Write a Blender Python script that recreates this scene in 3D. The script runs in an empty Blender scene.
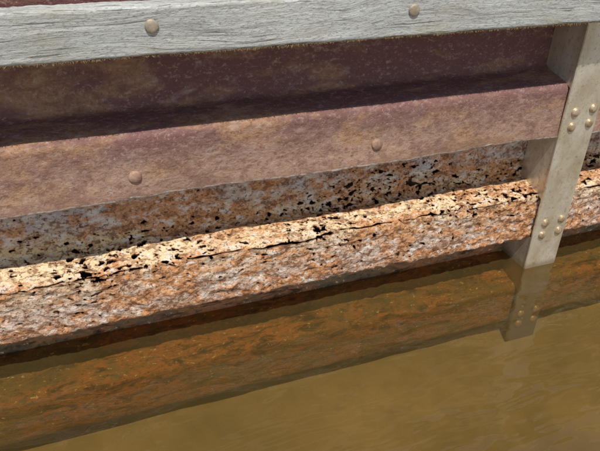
import bpy, bmesh, math, random
from mathutils import Vector, Matrix, noise as mn
random.seed(7)
WL = 0.895
def Z(d): return WL - d
scene = bpy.context.scene

# ------------------------------------------------------------ node helpers
class NT:
    def __init__(s, name, disp=False):
        s.m = bpy.data.materials.new(name); s.m.use_nodes = True
        s.t = s.m.node_tree; s.t.nodes.clear()
        s.out = s.t.nodes.new('ShaderNodeOutputMaterial')
        s.tc = s.t.nodes.new('ShaderNodeTexCoord').outputs['Object']
    def n(s, typ, **kw):
        nd = s.t.nodes.new(typ)
        for k, v in kw.items(): setattr(nd, k, v)
        return nd
    def link(s, a, b): s.t.links.new(a, b)
    def put(s, sock, v):
        if isinstance(v, bpy.types.NodeSocket): s.link(v, sock)
        else:
            if hasattr(sock.default_value, '__len__') and len(sock.default_value) == 4 and len(v) == 3: v = (*v, 1)
            sock.default_value = v
    def map(s, sc, loc=(0,0,0), rot=(0,0,0)):
        m = s.n('ShaderNodeMapping'); s.link(s.tc, m.inputs[0])
        m.inputs['Scale'].default_value = sc; m.inputs['Location'].default_value = loc
        m.inputs['Rotation'].default_value = rot
        return m.outputs[0]
    def noise(s, vec, scale, detail=4, rough=.6, dist=0.):
        t = s.n('ShaderNodeTexNoise'); s.link(vec, t.inputs['Vector'])
        t.inputs['Scale'].default_value = scale; t.inputs['Detail'].default_value = detail
        t.inputs['Roughness'].default_value = rough; t.inputs['Distortion'].default_value = dist
        return t.outputs['Fac']
    def math(s, op, a, b=0., c=0., clamp=False):
        t = s.n('ShaderNodeMath', operation=op, use_clamp=clamp)
        s.put(t.inputs[0], a); s.put(t.inputs[1], b); s.put(t.inputs[2], c)
        return t.outputs[0]
    def rng(s, v, a, b, c=0., d=1.):
        t = s.n('ShaderNodeMapRange', clamp=True); s.put(t.inputs[0], v)
        for i, x in zip((1,2,3,4), (a,b,c,d)): s.put(t.inputs[i], x)
        return t.outputs[0]
    def ramp(s, v, stops, interp='LINEAR'):
        t = s.n('ShaderNodeValToRGB'); s.put(t.inputs[0], v)
        cr = t.color_ramp; cr.interpolation = interp
        while len(cr.elements) < len(stops): cr.elements.new(.5)
        for e, (p, c) in zip(cr.elements, stops):
            e.position = p; e.color = (*c, 1) if hasattr(c, '__len__') else (c, c, c, 1)
        return t.outputs[0]
    def mix(s, f, a, b, blend='MIX'):
        t = s.n('ShaderNodeMix', data_type='RGBA', blend_type=blend)
        s.put(t.inputs[0], f); s.put(t.inputs[6], a); s.put(t.inputs[7], b)
        return t.outputs[2]
    def attr(s, name):
        return s.n('ShaderNodeAttribute', attribute_name=name).outputs['Fac']
    def bump(s, h, dist, strength=1., prev=None):
        t = s.n('ShaderNodeBump'); t.inputs['Strength'].default_value = strength
        t.inputs['Distance'].default_value = dist; s.link(h, t.inputs['Height'])
        if prev is not None: s.link(prev, t.inputs['Normal'])
        return t.outputs[0]
    def wsum(s, *pairs):
        r = None
        for v, k in pairs:
            x = s.math('MULTIPLY', v, k); r = x if r is None else s.math('ADD', r, x)
        return r
    def bsdf(s, col, rough=.8, metal=0., normal=None, spec=.3):
        b = s.n('ShaderNodeBsdfPrincipled')
        s.put(b.inputs['Base Color'], col); s.put(b.inputs['Roughness'], rough)
        s.put(b.inputs['Metallic'], metal); b.inputs['Specular IOR Level'].default_value = spec
        if normal is not None: s.link(normal, b.inputs['Normal'])
        return b.outputs[0]
    def done(s, sh):
        s.link(sh, s.out.inputs['Surface']); return s.m

# ------------------------------------------------------------ materials
def mat_upper():
    t = NT('rusted_steel_upper'); dd = t.attr('dd')
    big = t.noise(t.map((1.2,3,3)), 5, 3, .6, .5)
    mid = t.noise(t.map((.8,1.2,1.2)), 28, 4, .65, .3)
    fine = t.noise(t.map((1,1,1)), 190, 3, .7)
    n5 = t.noise(t.map((.8,1.4,1.4),(4,4,9)), 75, 4, .75, .4)
    dp = t.math('ADD', dd, t.wsum((t.math('SUBTRACT', mid, .5), .05), (t.math('SUBTRACT', big, .5), .06)))
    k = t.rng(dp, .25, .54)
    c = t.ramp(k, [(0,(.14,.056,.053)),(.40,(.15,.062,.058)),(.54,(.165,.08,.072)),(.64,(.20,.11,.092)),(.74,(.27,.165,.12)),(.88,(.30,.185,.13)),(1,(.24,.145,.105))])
    c = t.mix(t.math('MULTIPLY', t.rng(big,.50,.62), .6), c, (.35,.195,.095))
    c = t.mix(t.math('MULTIPLY', t.rng(mid,.50,.62), .5), c, (.14,.07,.055))
    c = t.mix(t.math('MULTIPLY', t.rng(mid,.42,.28), .4), c, (.35,.27,.24))
    c = t.mix(t.math('MULTIPLY', t.rng(n5,.52,.60), .5), c, (.12,.058,.045))
    c = t.mix(t.math('MULTIPLY', t.rng(n5,.44,.36), .4), c, (.40,.29,.22))
    c = t.mix(t.math('MULTIPLY', t.rng(fine,.58,.70), .65), c, (.10,.045,.035))
    c = t.mix(t.math('MULTIPLY', t.rng(fine,.40,.32), .4), c, (.46,.35,.29))
    c = t.mix(t.math('MULTIPLY', t.rng(dp,.505,.53), .55), c, (.19,.11,.075))
    lip = t.math('MULTIPLY', t.rng(t.math('ADD', dd, t.wsum((mid,.006))), .5295, .5308), t.rng(n5,.40,.60,.75,.15))
    c = t.mix(lip, c, (.50,.43,.37))  # pale highlight along the bottom lip, painted into the colour
    b = t.bump(t.wsum((mid,.0024),(n5,.0014),(fine,.0010)), 1.)
    return t.done(t.bsdf(c, .7, 0, b, .25))

def mat_corroded():
    t = NT('heavily_corroded_steel'); dd = t.attr('dd'); hd = t.attr('hd')
    big = t.noise(t.map((1,2,2)), 6, 3, .6, .4)
    mid = t.noise(t.map((1,1.3,1.3)), 30, 5, .7, .3)
    dp = t.math('ADD', dd, t.wsum((t.math('SUBTRACT', mid, .5), .045), (t.math('SUBTRACT', big, .5), .03)))
    k = t.rng(dp, .53, .82)
    c = t.ramp(k, [(0,(.42,.30,.23)),(.25,(.46,.36,.30)),(.36,(.48,.35,.23)),(.44,(.60,.43,.22)),(.50,(.68,.52,.31)),(.57,(.60,.44,.27)),(.64,(.50,.35,.23)),(.78,(.46,.34,.26)),(.93,(.36,.21,.13)),(1,(.19,.10,.065))])
    bk = t.math('MULTIPLY', t.rng(dd,.66,.62), t.rng(big,.50,.62))
    c = t.mix(t.math('MULTIPLY', bk, .6), c, (.38,.40,.43))
    n2 = t.noise(t.map((1,1.7,1.7),(5,5,5)), 9, 6, .68, .6)
    c = t.mix(t.math('MULTIPLY', t.rng(n2,.48,.56), .8), c, (.47,.20,.065))
    n3 = t.noise(t.map((1,1.4,1.4),(9,2,5)), 42, 5, .7, .3)
    c = t.mix(t.math('MULTIPLY', t.rng(n3,.53,.58), .75), c, (.18,.075,.035))
    c = t.mix(t.math('MULTIPLY', t.rng(n3,.45,.39), .7), c, (.62,.57,.51))
    n4 = t.noise(t.map((1,1.2,1.2),(2,8,1)), 130, 4, .65)
    c = t.mix(t.math('MULTIPLY', t.rng(n4,.56,.61), .75), c, (.10,.05,.03))
    c = t.mix(t.math('MULTIPLY', t.rng(n4,.42,.36), .4), c, (.66,.62,.57))
    rim = t.rng(hd, -.22, -.02)
    c = t.mix(t.math('MULTIPLY', rim, .65), c, (.22,.09,.04))
    c = t.mix(t.rng(hd, .4, .6), c, (.17,.075,.035))
    b = t.bump(t.wsum((mid,.0060),(n3,.0056),(n4,.0026)), 1.)
    return t.done(t.bsdf(c, .85, 0, b, .15))

def mat_sub():
    t = NT('submerged_rusty_steel')
    big = t.noise(t.map((1,2,2)), 6, 3, .6, .6)
    mid = t.noise(t.map((.7,2.0,2.0)), 22, 5, .7, .5)
    f = t.noise(t.map((1,1.5,1.5)), 80, 4, .7)
    c = t.ramp(t.rng(mid,.36,.64), [(0,(.06,.035,.022)),(.35,(.20,.105,.055)),(.6,(.38,.165,.07)),(1,(.17,.12,.075))])
    c = t.mix(t.math('MULTIPLY', t.rng(big,.48,.58), .6), c, (.13,.13,.08))
    c = t.mix(t.math('MULTIPLY', t.rng(f,.62,.67), .8), c, (.66,.58,.40))
    c = t.mix(t.math('MULTIPLY', t.rng(f,.43,.36), .6), c, (.05,.03,.02))
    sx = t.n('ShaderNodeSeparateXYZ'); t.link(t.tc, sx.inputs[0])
    c = t.mix(t.math('MULTIPLY', t.rng(sx.outputs[2], -.10, -.20), .5), c, (.13,.095,.05))  # murky-water fade with depth, put into the steel colour
    b = t.bump(t.wsum((mid,.0035),(f,.0018)), 1.)
    return t.done(t.bsdf(c, .85, 0, b, .1))

def mat_wood():
    t = NT('weathered_grey_wood')
    wv = t.noise(t.map((1.3,2,4)), 2, 2, .5)
    cm = t.n('ShaderNodeCombineXYZ'); sx = t.n('ShaderNodeSeparateXYZ'); t.link(t.tc, sx.inputs[0])
    t.link(t.math('MULTIPLY', sx.outputs[0], 4.), cm.inputs[0])
    t.link(t.math('MULTIPLY', sx.outputs[1], 80.), cm.inputs[1])
    t.link(t.math('ADD', t.math('MULTIPLY', sx.outputs[2], 120.), t.math('MULTIPLY', wv, 8.)), cm.inputs[2])
    def sc(v):
        q = t.n('ShaderNodeVectorMath', operation='MULTIPLY'); t.link(cm.outputs[0], q.inputs[0]); q.inputs[1].default_value = v; return q.outputs[0]
    g = t.noise(cm.outputs[0], 1., 4, .7, .1)
    g2 = t.noise(sc((8,5,5)), 1., 4, .75)
    g3 = t.noise(sc((1.6,1.8,1.8)), 1., 3, .65)
    fn = t.noise(t.map((.45,1,1)), 330, 3, .7)
    blot = t.noise(t.map((1,2,2)), 9, 4, .6)
    c = t.ramp(t.rng(g,.28,.72), [(0,(.25,.245,.22)),(.3,(.34,.34,.315)),(.5,(.41,.415,.39)),(.75,(.48,.485,.46)),(1,(.53,.53,.51))])
    c = t.mix(t.math('MULTIPLY', t.rng(g2,.50,.64), .5), c, (.22,.21,.18))
    c = t.mix(t.math('MULTIPLY', t.rng(g2,.44,.36), .45), c, (.58,.58,.55))
    c = t.mix(t.math('MULTIPLY', t.rng(g3,.62,.66), .75), c, (.11,.10,.08))
    c = t.mix(t.math('MULTIPLY', t.rng(fn,.52,.64), .6), c, (.18,.17,.14))
    c = t.mix(t.math('MULTIPLY', t.rng(blot,.50,.68), .5), c, (.36,.335,.25))
    b = t.bump(t.wsum((g,.0006),(g2,.0010),(fn,.0012),(t.rng(g3,.60,.67),-.0015)), 1.)
    return t.done(t.bsdf(c, .88, 0, b, .2))

def mat_galv():
    t = NT('stained_galvanised_steel')
    big = t.noise(t.map((2,2,1)), 9, 2, .5, .2); mid = t.noise(t.map((1,1,.7)), 60, 4, .7)
    sp = t.noise(t.map((1,1,1)), 150, 3, .7)
    c = t.ramp(t.rng(big,.3,.7), [(0,(.54,.45,.31)),(.5,(.66,.59,.45)),(1,(.77,.73,.62))])
    c = t.mix(t.math('MULTIPLY', t.rng(mid,.55,.68), .6), c, (.42,.29,.15))
    c = t.mix(t.math('MULTIPLY', t.rng(sp,.58,.68), .5), c, (.28,.17,.08))
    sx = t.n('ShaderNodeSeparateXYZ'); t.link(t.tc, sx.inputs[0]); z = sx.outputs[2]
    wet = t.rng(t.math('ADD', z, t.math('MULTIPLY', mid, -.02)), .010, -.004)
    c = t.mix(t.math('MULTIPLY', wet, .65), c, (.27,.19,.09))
    c = t.mix(t.math('MULTIPLY', t.rng(t.math('ADD', z, t.math('MULTIPLY', big, -.06)), -.06, -.24), .9), c, (.20,.16,.08))  # deep end darkened in the colour, standing in for the fade through murky water
    b = t.bump(t.wsum((big,.003),(mid,.0004)), 1.)
    return t.done(t.bsdf(c, t.rng(mid,.4,.65,.30,.5), .65, b, .5))

def simple(name, c1, c2, sc, rough=.8, bd=.002, metal=0., sc2=None):
    t = NT(name); n = t.noise(t.map((1,1,1)), sc, 4, .65); f = t.noise(t.map((1,1,1)), (sc2 or sc*5), 3, .7)
    c = t.ramp(t.rng(n,.32,.68), [(0,c1),(1,c2)])
    c = t.mix(t.math('MULTIPLY', t.rng(f,.56,.68), .5), c, tuple(x*.45 for x in c1))
    b = t.bump(t.wsum((n,bd*.6),(f,bd*.3)), 1.)
    return t.done(t.bsdf(c, rough, metal, b))

def mat_bed():
    t = NT('lake_bed_silt')
    a = t.noise(t.map((1,1,1)), 3, 3, .6, .5); g = t.noise(t.map((1,1,1)), 16, 5, .65)
    c = t.ramp(t.rng(a,.3,.7), [(0,(.16,.135,.08)),(1,(.30,.245,.15))])
    c = t.mix(t.math('MULTIPLY', t.rng(g,.48,.66), .35), c, (.15,.125,.07))
    return t.done(t.bsdf(c, .95))

def mat_water():
    # turbid tannin-stained water: tinted transmission, suspended silt haze, sky reflection
    t = NT('murky_water')
    n1 = t.noise(t.map((.8,2.0,1)), 7, 2, .5, .3); n2 = t.noise(t.map((1,1.6,1),(5,1,0)), 26, 2, .5)
    b = t.bump(t.wsum((n1,.010),(n2,.0006)), 1.)
    gl = t.n('ShaderNodeBsdfGlossy'); gl.inputs['Roughness'].default_value = .02; gl.inputs['Color'].default_value = (1,1,1,1)
    t.link(b, gl.inputs['Normal'])
    fr = t.n('ShaderNodeFresnel'); fr.inputs['IOR'].default_value = 1.5; t.link(b, fr.inputs['Normal'])
    tr = t.n('ShaderNodeBsdfTransparent'); tr.inputs['Color'].default_value = (.76,.65,.42,1)
    df = t.n('ShaderNodeBsdfDiffuse'); df.inputs['Color'].default_value = (.125,.090,.032,1)
    hz = t.noise(t.map((1,1,1),(2,3,0)), 2.2, 3, .55, .6)
    m0 = t.n('ShaderNodeMixShader'); t.link(t.rng(hz,.3,.7,.18,.32), m0.inputs[0]); t.link(tr.outputs[0], m0.inputs[1]); t.link(df.outputs[0], m0.inputs[2])
    ms = t.n('ShaderNodeMixShader'); t.link(fr.outputs[0], ms.inputs[0]); t.link(m0.outputs[0], ms.inputs[1]); t.link(gl.outputs[0], ms.inputs[2])
    return t.done(ms.outputs[0])

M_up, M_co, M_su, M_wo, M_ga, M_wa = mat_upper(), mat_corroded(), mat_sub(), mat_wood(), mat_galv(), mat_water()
M_bolt = simple('rusty_bolt', (.22,.12,.085), (.38,.25,.17), 60, .65, .002)
M_boltw = simple('galvanised_bolt', (.24,.19,.135), (.40,.34,.25), 60, .55, .001, .2)
M_boltg = simple('stained_bolt', (.30,.20,.11), (.56,.45,.31), 80, .4, .001, .5)
M_sand = simple('sand', (.20,.14,.09), (.34,.26,.17), 30, .95, .01, 0, 120)
M_earth = simple('backfill_earth', (.05,.032,.02), (.12,.08,.05), 20, .95, .01)
M_bed = mat_bed()
M_straw = simple('dry_fibre', (.13,.08,.035), (.24,.16,.075), 40, .9, .0005)

# ------------------------------------------------------------ geometry helpers
def new_obj(name, verts, faces, mat, smooth=True, parent=None):
    me = bpy.data.meshes.new(name); me.from_pydata(verts, [], faces); me.update()
    o = bpy.data.objects.new(name, me); scene.collection.objects.link(o)
    me.materials.append(mat)
    if smooth: me.polygons.foreach_set('use_smooth', [True]*len(me.polygons))
    if parent: o.parent = parent
    return o

def rounded(pts, r, step):
    P = [Vector(p) for p in pts]; out = [P[0]]
    for a, b, c in zip(P, P[1:], P[2:]):
        u = (a-b); v = (c-b); rr = min(r, u.length*.48, v.length*.48)
        s = b+u.normalized()*rr; e = b+v.normalized()*rr
        for i in range(9):
            q = i/8; out.append(s*(1-q)**2 + b*2*q*(1-q) + e*q*q)
    out.append(P[-1])
    L = [0]
    for a, b in zip(out, out[1:]): L.append(L[-1]+(b-a).length)
    n = max(2, int(L[-1]/step)); res = []; j = 0
    for i in range(n+1):
        s = L[-1]*i/n
        while j < len(L)-2 and L[j+1] < s: j += 1
        q = (s-L[j])/max(1e-9, L[j+1]-L[j]); res.append(out[j].lerp(out[j+1], min(1,q)))
    return res

def sheet(name, pts, r, step, xs, mat, deform, field=None, thick=.0035):
    pr = rounded(pts, r, step); n = len(pr); V = []; DDv = []; HD = []; NV = []
    nor = []
    for i in range(n):
        t = pr[min(n-1,i+1)]-pr[max(0,i-1)]; t.normalize(); nor.append(Vector((-t.y, t.x)))
    for x in xs:
        for i, p in enumerate(pr):
            dn, dy, dz = deform(x, p.x, p.y)
            q = p + nor[i]*dn
            V.append((x, q.x+dy, Z(q.y+dz))); DDv.append(p.y)
            if field: HD.append(field(x, p.x, p.y)); NV.append((-nor[i].x*thick, nor[i].y*thick))
    F = []
    if not field:
        for a in range(len(xs)-1):
            for i in range(n-1):
                k = a*n+i; F.append((k, k+1, k+n+1, k+n))
    else:
        cache = {}; walls = []
        def cut(a, b):
            key = (a,b) if a < b else (b,a)
            if key in cache: return cache[key]
            fa, fb = HD[a], HD[b]; q = fa/(fa-fb); q = min(.95, max(.05, q))
            A, B = V[a], V[b]
            V.append(tuple(A[i]+(B[i]-A[i])*q for i in range(3))); DDv.append(DDv[a]+(DDv[b]-DDv[a])*q)
            NV.append(tuple(NV[a][i]+(NV[b][i]-NV[a][i])*q for i in range(2))); HD.append(-.0001)
            cache[key] = len(V)-1; return cache[key]
        for a in range(len(xs)-1):
            for i in range(n-1):
                k = a*n+i; quad = (k, k+1, k+n+1, k+n)
                pos = [HD[v] > 0 for v in quad]
                if not any(pos): F.append(quad); continue
                if all(pos): continue
                for tri in ((quad[0],quad[1],quad[2]), (quad[0],quad[2],quad[3])):
                    poly = []; cr = []
                    for j in range(3):
                        u, w = tri[j], tri[(j+1)%3]
                        if HD[u] <= 0: poly.append(u)
                        if (HD[u] > 0) != (HD[w] > 0):
                            m = cut(u, w) if HD[u] != HD[w] else u
                            poly.append(m); cr.append(m)
                    if len(poly) >= 3: F.append(tuple(poly))
                    if len(cr) == 2: walls.append((cr[0], cr[1]))
        dup = {}
        def d2(v, back):
            key = (v, back)
            if key not in dup:
                p = V[v]; nv = NV[v]
                V.append((p[0], p[1]+(nv[0] if back else 0), p[2]+(nv[1] if back else 0)))
                DDv.append(DDv[v]); HD.append(1.); NV.append(nv); dup[key] = len(V)-1
            return dup[key]
        for a, b in walls: F.append((d2(a,0), d2(b,0), d2(b,1), d2(a,1)))
    o = new_obj(name, V, F, mat)
    at = o.data.attributes.new('dd', 'FLOAT', 'POINT'); at.data.foreach_set('value', DDv)
    if field:
        at = o.data.attributes.new('hd', 'FLOAT', 'POINT'); at.data.foreach_set('value', HD)
    return o

def xrange(a, b, fa, fb, fine, coarse):
    xs = []; x = a
    while x < b:
        xs.append(x); x += fine if fa <= x <= fb else coarse
    xs.append(b); return xs
FR = lambda x,y,z,o=4: mn.fractal(Vector((x,y,z)), 1., 2., o)
PN = lambda x,y,z: mn.noise(Vector((x,y,z)))

def def_up(x, y, d):
    dn = FR(x*3, y*3, d*5, 3)*.0022 + FR(x*18, y*18, d*22, 3)*.0007
    e = max(0, (d-.47)/.06)
    dy = -e*e*(.004+.005*mn.noise(Vector((x*3.2, 4, 1))))
    dz = e*(.0040*mn.noise(Vector((x*4, 1, 2))) + .0020*FR(x*30, 3, 5, 3)) if e > 0 else 0
    return dn, dy, dz
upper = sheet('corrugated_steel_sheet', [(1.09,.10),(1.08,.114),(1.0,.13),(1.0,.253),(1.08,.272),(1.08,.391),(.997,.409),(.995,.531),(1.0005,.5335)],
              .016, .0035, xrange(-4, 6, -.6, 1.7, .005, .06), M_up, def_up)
def def_co(x, y, d):
    a = FR(x*9, y*12, d*14, 4); b = FR(x*45+7, y*60, d*60, 4)
    w = 1. if d > .6 else .5
    dn = (a*.0035 + b*.0036)*w
    if .665 < d < .72: dn += .003*FR(x*22, 9, d*30, 3)
    e = max(0, (d-.77)/.035)
    dz = e*(.003*FR(x*6, 1, 2, 3)+.0022*FR(x*40, 5, 1, 3)) if e > 0 else 0
    return dn, 0, dz
TAB = [(.53,-.3),(.56,.0),(.59,.25),(.625,.5),(.65,.9),(.668,1.06),(.685,1.08),(.70,.92),(.72,.72),(.75,.58),(.79,.42),(.80,0),(.83,-1)]
def interp(d):
    for (a,u),(b,v) in zip(TAB, TAB[1:]):
        if a <= d <= b: return u+(v-u)*(d-a)/(b-a)
    return -1
def field(x, y, d):
    if x < -.54 or x > 1.59: return -1.
    dens = interp(d)
    if dens <= -.3: return -1.
    if d < .667 and x > .4: dens += .30*min(1,(x-.4)/.35)*max(0,min(1,(d-.56)/.03))
    big = PN(x*5, y*6, d*8)+.5*PN(x*13, y*15, d*20)
    n1 = PN(x*62, y*105, d*105) + .40*PN(x*145+3, y*210, d*210) + .25*PN(x*280, y*340, d*340+5)
    f1 = n1 + .32*big - (.88-.46*dens)
    n2 = PN(x*150+9, y*220, d*220)+.3*PN(x*320, y*400, d*400)
    f2 = n2 + .22*big - (.83-.32*dens)
    f3 = -1.
    if .66 < d < .72:
        line = .690+.011*(PN(x*4.5,7,7)+.5*PN(x*14,3,7)+.28*PN(x*45,3,1))
        wd = .0036*(PN(x*7,1,8)+.7*PN(x*40,2,2)+.32)
        f3 = (wd-abs(d-line))*120 if wd > 0 else -1
    return max(f1, f2, f3)
midsh = sheet('corrugated_steel_sheet', [(1.004,.45),(1.004,.532),(1.08,.551),(1.08,.668),(1.002,.684),(.998,.805),(1.006,.809)],
              .013, .0021, xrange(-4, 6, -.55, 1.6, .0022, .03), M_co, def_co, field)
def def_su(x, y, d):
    return FR(x*8, y*10, d*12, 4)*.003, 0, 0
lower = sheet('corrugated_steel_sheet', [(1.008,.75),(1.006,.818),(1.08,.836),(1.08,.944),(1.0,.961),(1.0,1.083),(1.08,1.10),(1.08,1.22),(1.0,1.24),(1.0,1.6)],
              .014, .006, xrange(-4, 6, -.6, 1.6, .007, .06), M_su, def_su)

def bolt(parent, x, y, d, r, mat, h=.45, washer=0.):
    rings = 7; seg = 20; prof = []
    if washer: prof += [(washer, .004), (washer, -.0005), (washer*.96, -.0025), (r*1.05, -.003)]
    else: prof += [(r*1.0, .004)]
    base = -.003 if washer else -.001
    for i in range(rings+1):
        a = i/rings*math.pi/2
        prof.append((r*math.cos(a), base - r*h*math.sin(a)))
    V = []; F = []
    for (rr, yy) in prof:
        for k in range(seg):
            th = 2*math.pi*k/seg; jit = 1+.06*mn.noise(Vector((x*50+math.cos(th)*2, d*50+math.sin(th)*2, 1)))
            V.append((x+rr*jit*math.cos(th), y+yy, Z(d)+rr*jit*math.sin(th)))
    for a in range(len(prof)-1):
        for k in range(seg):
            F.append((a*seg+k, a*seg+(k+1)%seg, (a+1)*seg+(k+1)%seg, (a+1)*seg+k))
    return new_obj('bolt', V, F, mat, True, parent)
for i in range(-3, 7):
    if i == 2: continue
    bolt(upper, .060+.477*i, .9935, .488, .0116, M_bolt, .34)

def plank():
    y0, y1, d0, d1 = .938, .984, .188, .262
    r = .003
    sec = []
    def seg(a, b, n): return [(a[0]+(b[0]-a[0])*i/n, a[1]+(b[1]-a[1])*i/n) for i in range(n)]
    sec += seg((y0,d1-r),(y0,d0+r),22)+seg((y0,d0+r),(y0+r,d0),3)+seg((y0+r,d0),(y1-r,d0),9)+seg((y1-r,d0),(y1,d0+r),3)
    sec += seg((y1,d0+r),(y1,d1-r),10)+seg((y1,d1-r),(y1-r,d1),3)+seg((y1-r,d1),(y0+r,d1),9)+seg((y0+r,d1),(y0,d1-r),3)
    xs = xrange(-4, 6, -.5, 1.6, .006, .06); n = len(sec); V = []; F = []
    for x in xs:
        for (y, d) in sec:
            g = FR(x*2.5, y*60, d*90+1.5*mn.noise(Vector((x*2,0,0))), 4)
            near = max(0, 1-min(abs(d-d1), abs(d-d0))/.006)
            e = near*(FR(x*14, y*20, 3, 4)*.0022 + FR(x*90, y*20, 8, 2)*.0012)
            V.append((x, y+g*.0005*(1 if y < .96 else -1), Z(d+ (e if d > .22 else -e))))
    for a in range(len(xs)-1):
        for k in range(n):
            F.append((a*n+k, a*n+(k+1)%n, (a+1)*n+(k+1)%n, (a+1)*n+k))
    F.append(tuple(range(n))); F.append(tuple((len(xs)-1)*n+k for k in reversed(range(n))))
    return new_obj('wooden_plank', V, F, M_wo)
pl = plank()
for i in range(-5, 9): bolt(pl, .1100+.444*i, .9375, .2175, .0106, M_boltw, .30, .0)
V = []; F = []
x = -1.2
while x < 2.2:
    x += random.expovariate(1/.00035)
    dn = mn.noise(Vector((x*5,2,0)))*.4+mn.noise(Vector((x*30,5,0)))*.4
    if dn < -.15: continue
    y = random.uniform(.937,.950); L = random.uniform(.002,.0065)*(.75+dn*.8); w = random.uniform(.0004,.0009)
    dx = random.uniform(-.9,.9)*L; dy = random.uniform(-.4,.4)*L; k = len(V); z = Z(.2605)
    V += [(x-w,y,z),(x+w,y,z),(x+dx*.5+w*.7,y+dy*.4,z-L*.6),(x+dx,y+dy,z-L),(x+dx*.5-w*.7,y+dy*.4,z-L*.6)]
    F += [(k,k+1,k+2,k+4),(k+4,k+2,k+3)]
new_obj('frayed_fibres', V, F, M_straw, False, pl)

# ------------------------------------------------------------ vertical bracket
def box_bev(name, x0,x1,y0,y1,z0,z1, mat, parent, bev=.002):
    bm = bmesh.new(); bmesh.ops.create_cube(bm, size=1)
    for v in bm.verts: v.co = Vector(((x0+x1)/2+v.co.x*(x1-x0), (y0+y1)/2+v.co.y*(y1-y0), (z0+z1)/2+v.co.z*(z1-z0)))
    bmesh.ops.bevel(bm, geom=bm.edges[:], offset=bev, segments=2, affect='EDGES')
    me = bpy.data.meshes.new(name); bm.to_mesh(me); bm.free(); me.materials.append(mat)
    o = bpy.data.objects.new(name, me); scene.collection.objects.link(o); o.parent = parent; return o
def prism(name, poly, x0, x1, mat, parent):
    n = len(poly); V = [(x0,y,Z(d)) for y,d in poly]+[(x1,y,Z(d)) for y,d in poly]
    F = [tuple(range(n)), tuple(range(2*n-1,n-1,-1))]+[(i,(i+1)%n+0,(i+1)%n+n,i+n) for i in range(n)]
    return new_obj(name, V, F, mat, False, parent)
def bracket(xc):
    e = bpy.data.objects.new('steel_bracket', None); scene.collection.objects.link(e)
    x0, x1 = xc-.050, xc+.046
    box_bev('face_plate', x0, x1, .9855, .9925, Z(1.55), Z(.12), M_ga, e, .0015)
    for i, o in enumerate((-.277, 0, .277, .554)):
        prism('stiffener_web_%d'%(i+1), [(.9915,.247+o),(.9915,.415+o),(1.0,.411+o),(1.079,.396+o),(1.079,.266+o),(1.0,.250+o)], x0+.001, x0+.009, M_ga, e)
        for dx in (-.023,.026):
            for dz in (-.017,.018):
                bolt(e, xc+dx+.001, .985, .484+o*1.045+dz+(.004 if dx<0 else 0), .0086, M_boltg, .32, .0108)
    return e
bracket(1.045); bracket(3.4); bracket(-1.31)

# ------------------------------------------------------------ ground, bed, water
def grid(name, x0,x1,nx,y0,y1,ny,zf,mat):
    V=[];F=[]
    for i in range(nx+1):
        for j in range(ny+1):
            x=x0+(x1-x0)*i/nx; y=y0+(y1-y0)*j/ny; V.append((x,y,zf(x,y)))
    for i in range(nx):
        for j in range(ny):
            k=i*(ny+1)+j; F.append((k,k+ny+1,k+ny+2,k+1))
    return new_obj(name,V,F,mat)
new_obj('ground', [(-300,1.10,Z(.118)),(300,1.10,Z(.118)),(300,300,Z(.10)),(-300,300,Z(.10))], [(0,1,2,3)], M_sand, False)
new_obj('backfill_soil', [(-300,1.10,-3),(300,1.10,-3),(300,1.10,Z(.118)),(-300,1.10,Z(.118))], [(0,1,2,3)], M_earth, False)
grid('lake_bed', -8,10,240,-8,1.095,160, lambda x,y: -.224-.22*(1-math.exp(-(1.1-y)*1.2))-.06*max(0,(1.1-y)-2)+.014*FR(x*2.5,y*2.5,0,3), M_bed)
new_obj('lake_bed_far', [(-300,-300,-1.0),(300,-300,-1.0),(300,1.09,-1.0),(-300,1.09,-1.0)], [(0,1,2,3)], M_bed, False)
new_obj('water', [(-250,-250,0),(250,-250,0),(250,1.098,0),(-250,1.098,0)], [(0,1,2,3)], M_wa, False)

# ------------------------------------------------------------ light
trav = Vector((.22, 1., -2.2)).normalized()
sl = bpy.data.lights.new('sun', 'SUN'); sl.energy = 5.0; sl.angle = math.radians(.5); sl.color = (1,.955,.88)
so = bpy.data.objects.new('sun', sl); scene.collection.objects.link(so)
so.rotation_euler = trav.to_track_quat('-Z','Y').to_euler()
w = bpy.data.worlds.new('World'); scene.world = w; w.use_nodes = True
nt = w.node_tree; bg = nt.nodes['Background']; sk = nt.nodes.new('ShaderNodeTexSky'); sk.sky_type = 'NISHITA'; sk.sun_disc = False
sk.sun_elevation = math.asin(-trav.z); sk.sun_rotation = math.atan2(-trav.x, -trav.y)
nt.links.new(sk.outputs[0], bg.inputs[0]); bg.inputs[1].default_value = .11

# ------------------------------------------------------------ camera
cam = bpy.data.cameras.new('camera'); cam.lens = 36; cam.sensor_width = 36; cam.clip_start = .01; cam.clip_end = 1000
c = bpy.data.objects.new('camera', cam); scene.collection.objects.link(c)
R = Vector((.9396,-.3418,.0197)); U = Vector((.1626,.4959,.8531)); B = Vector((-.3012,-.7984,.5215))
mt = Matrix((R,U,B)).transposed().to_4x4(); mt.translation = Vector((0,0,WL)); c.matrix_world = mt
scene.camera = c
scene.view_settings.view_transform = 'Standard'; scene.view_settings.look = 'None'; scene.view_settings.exposure = 0
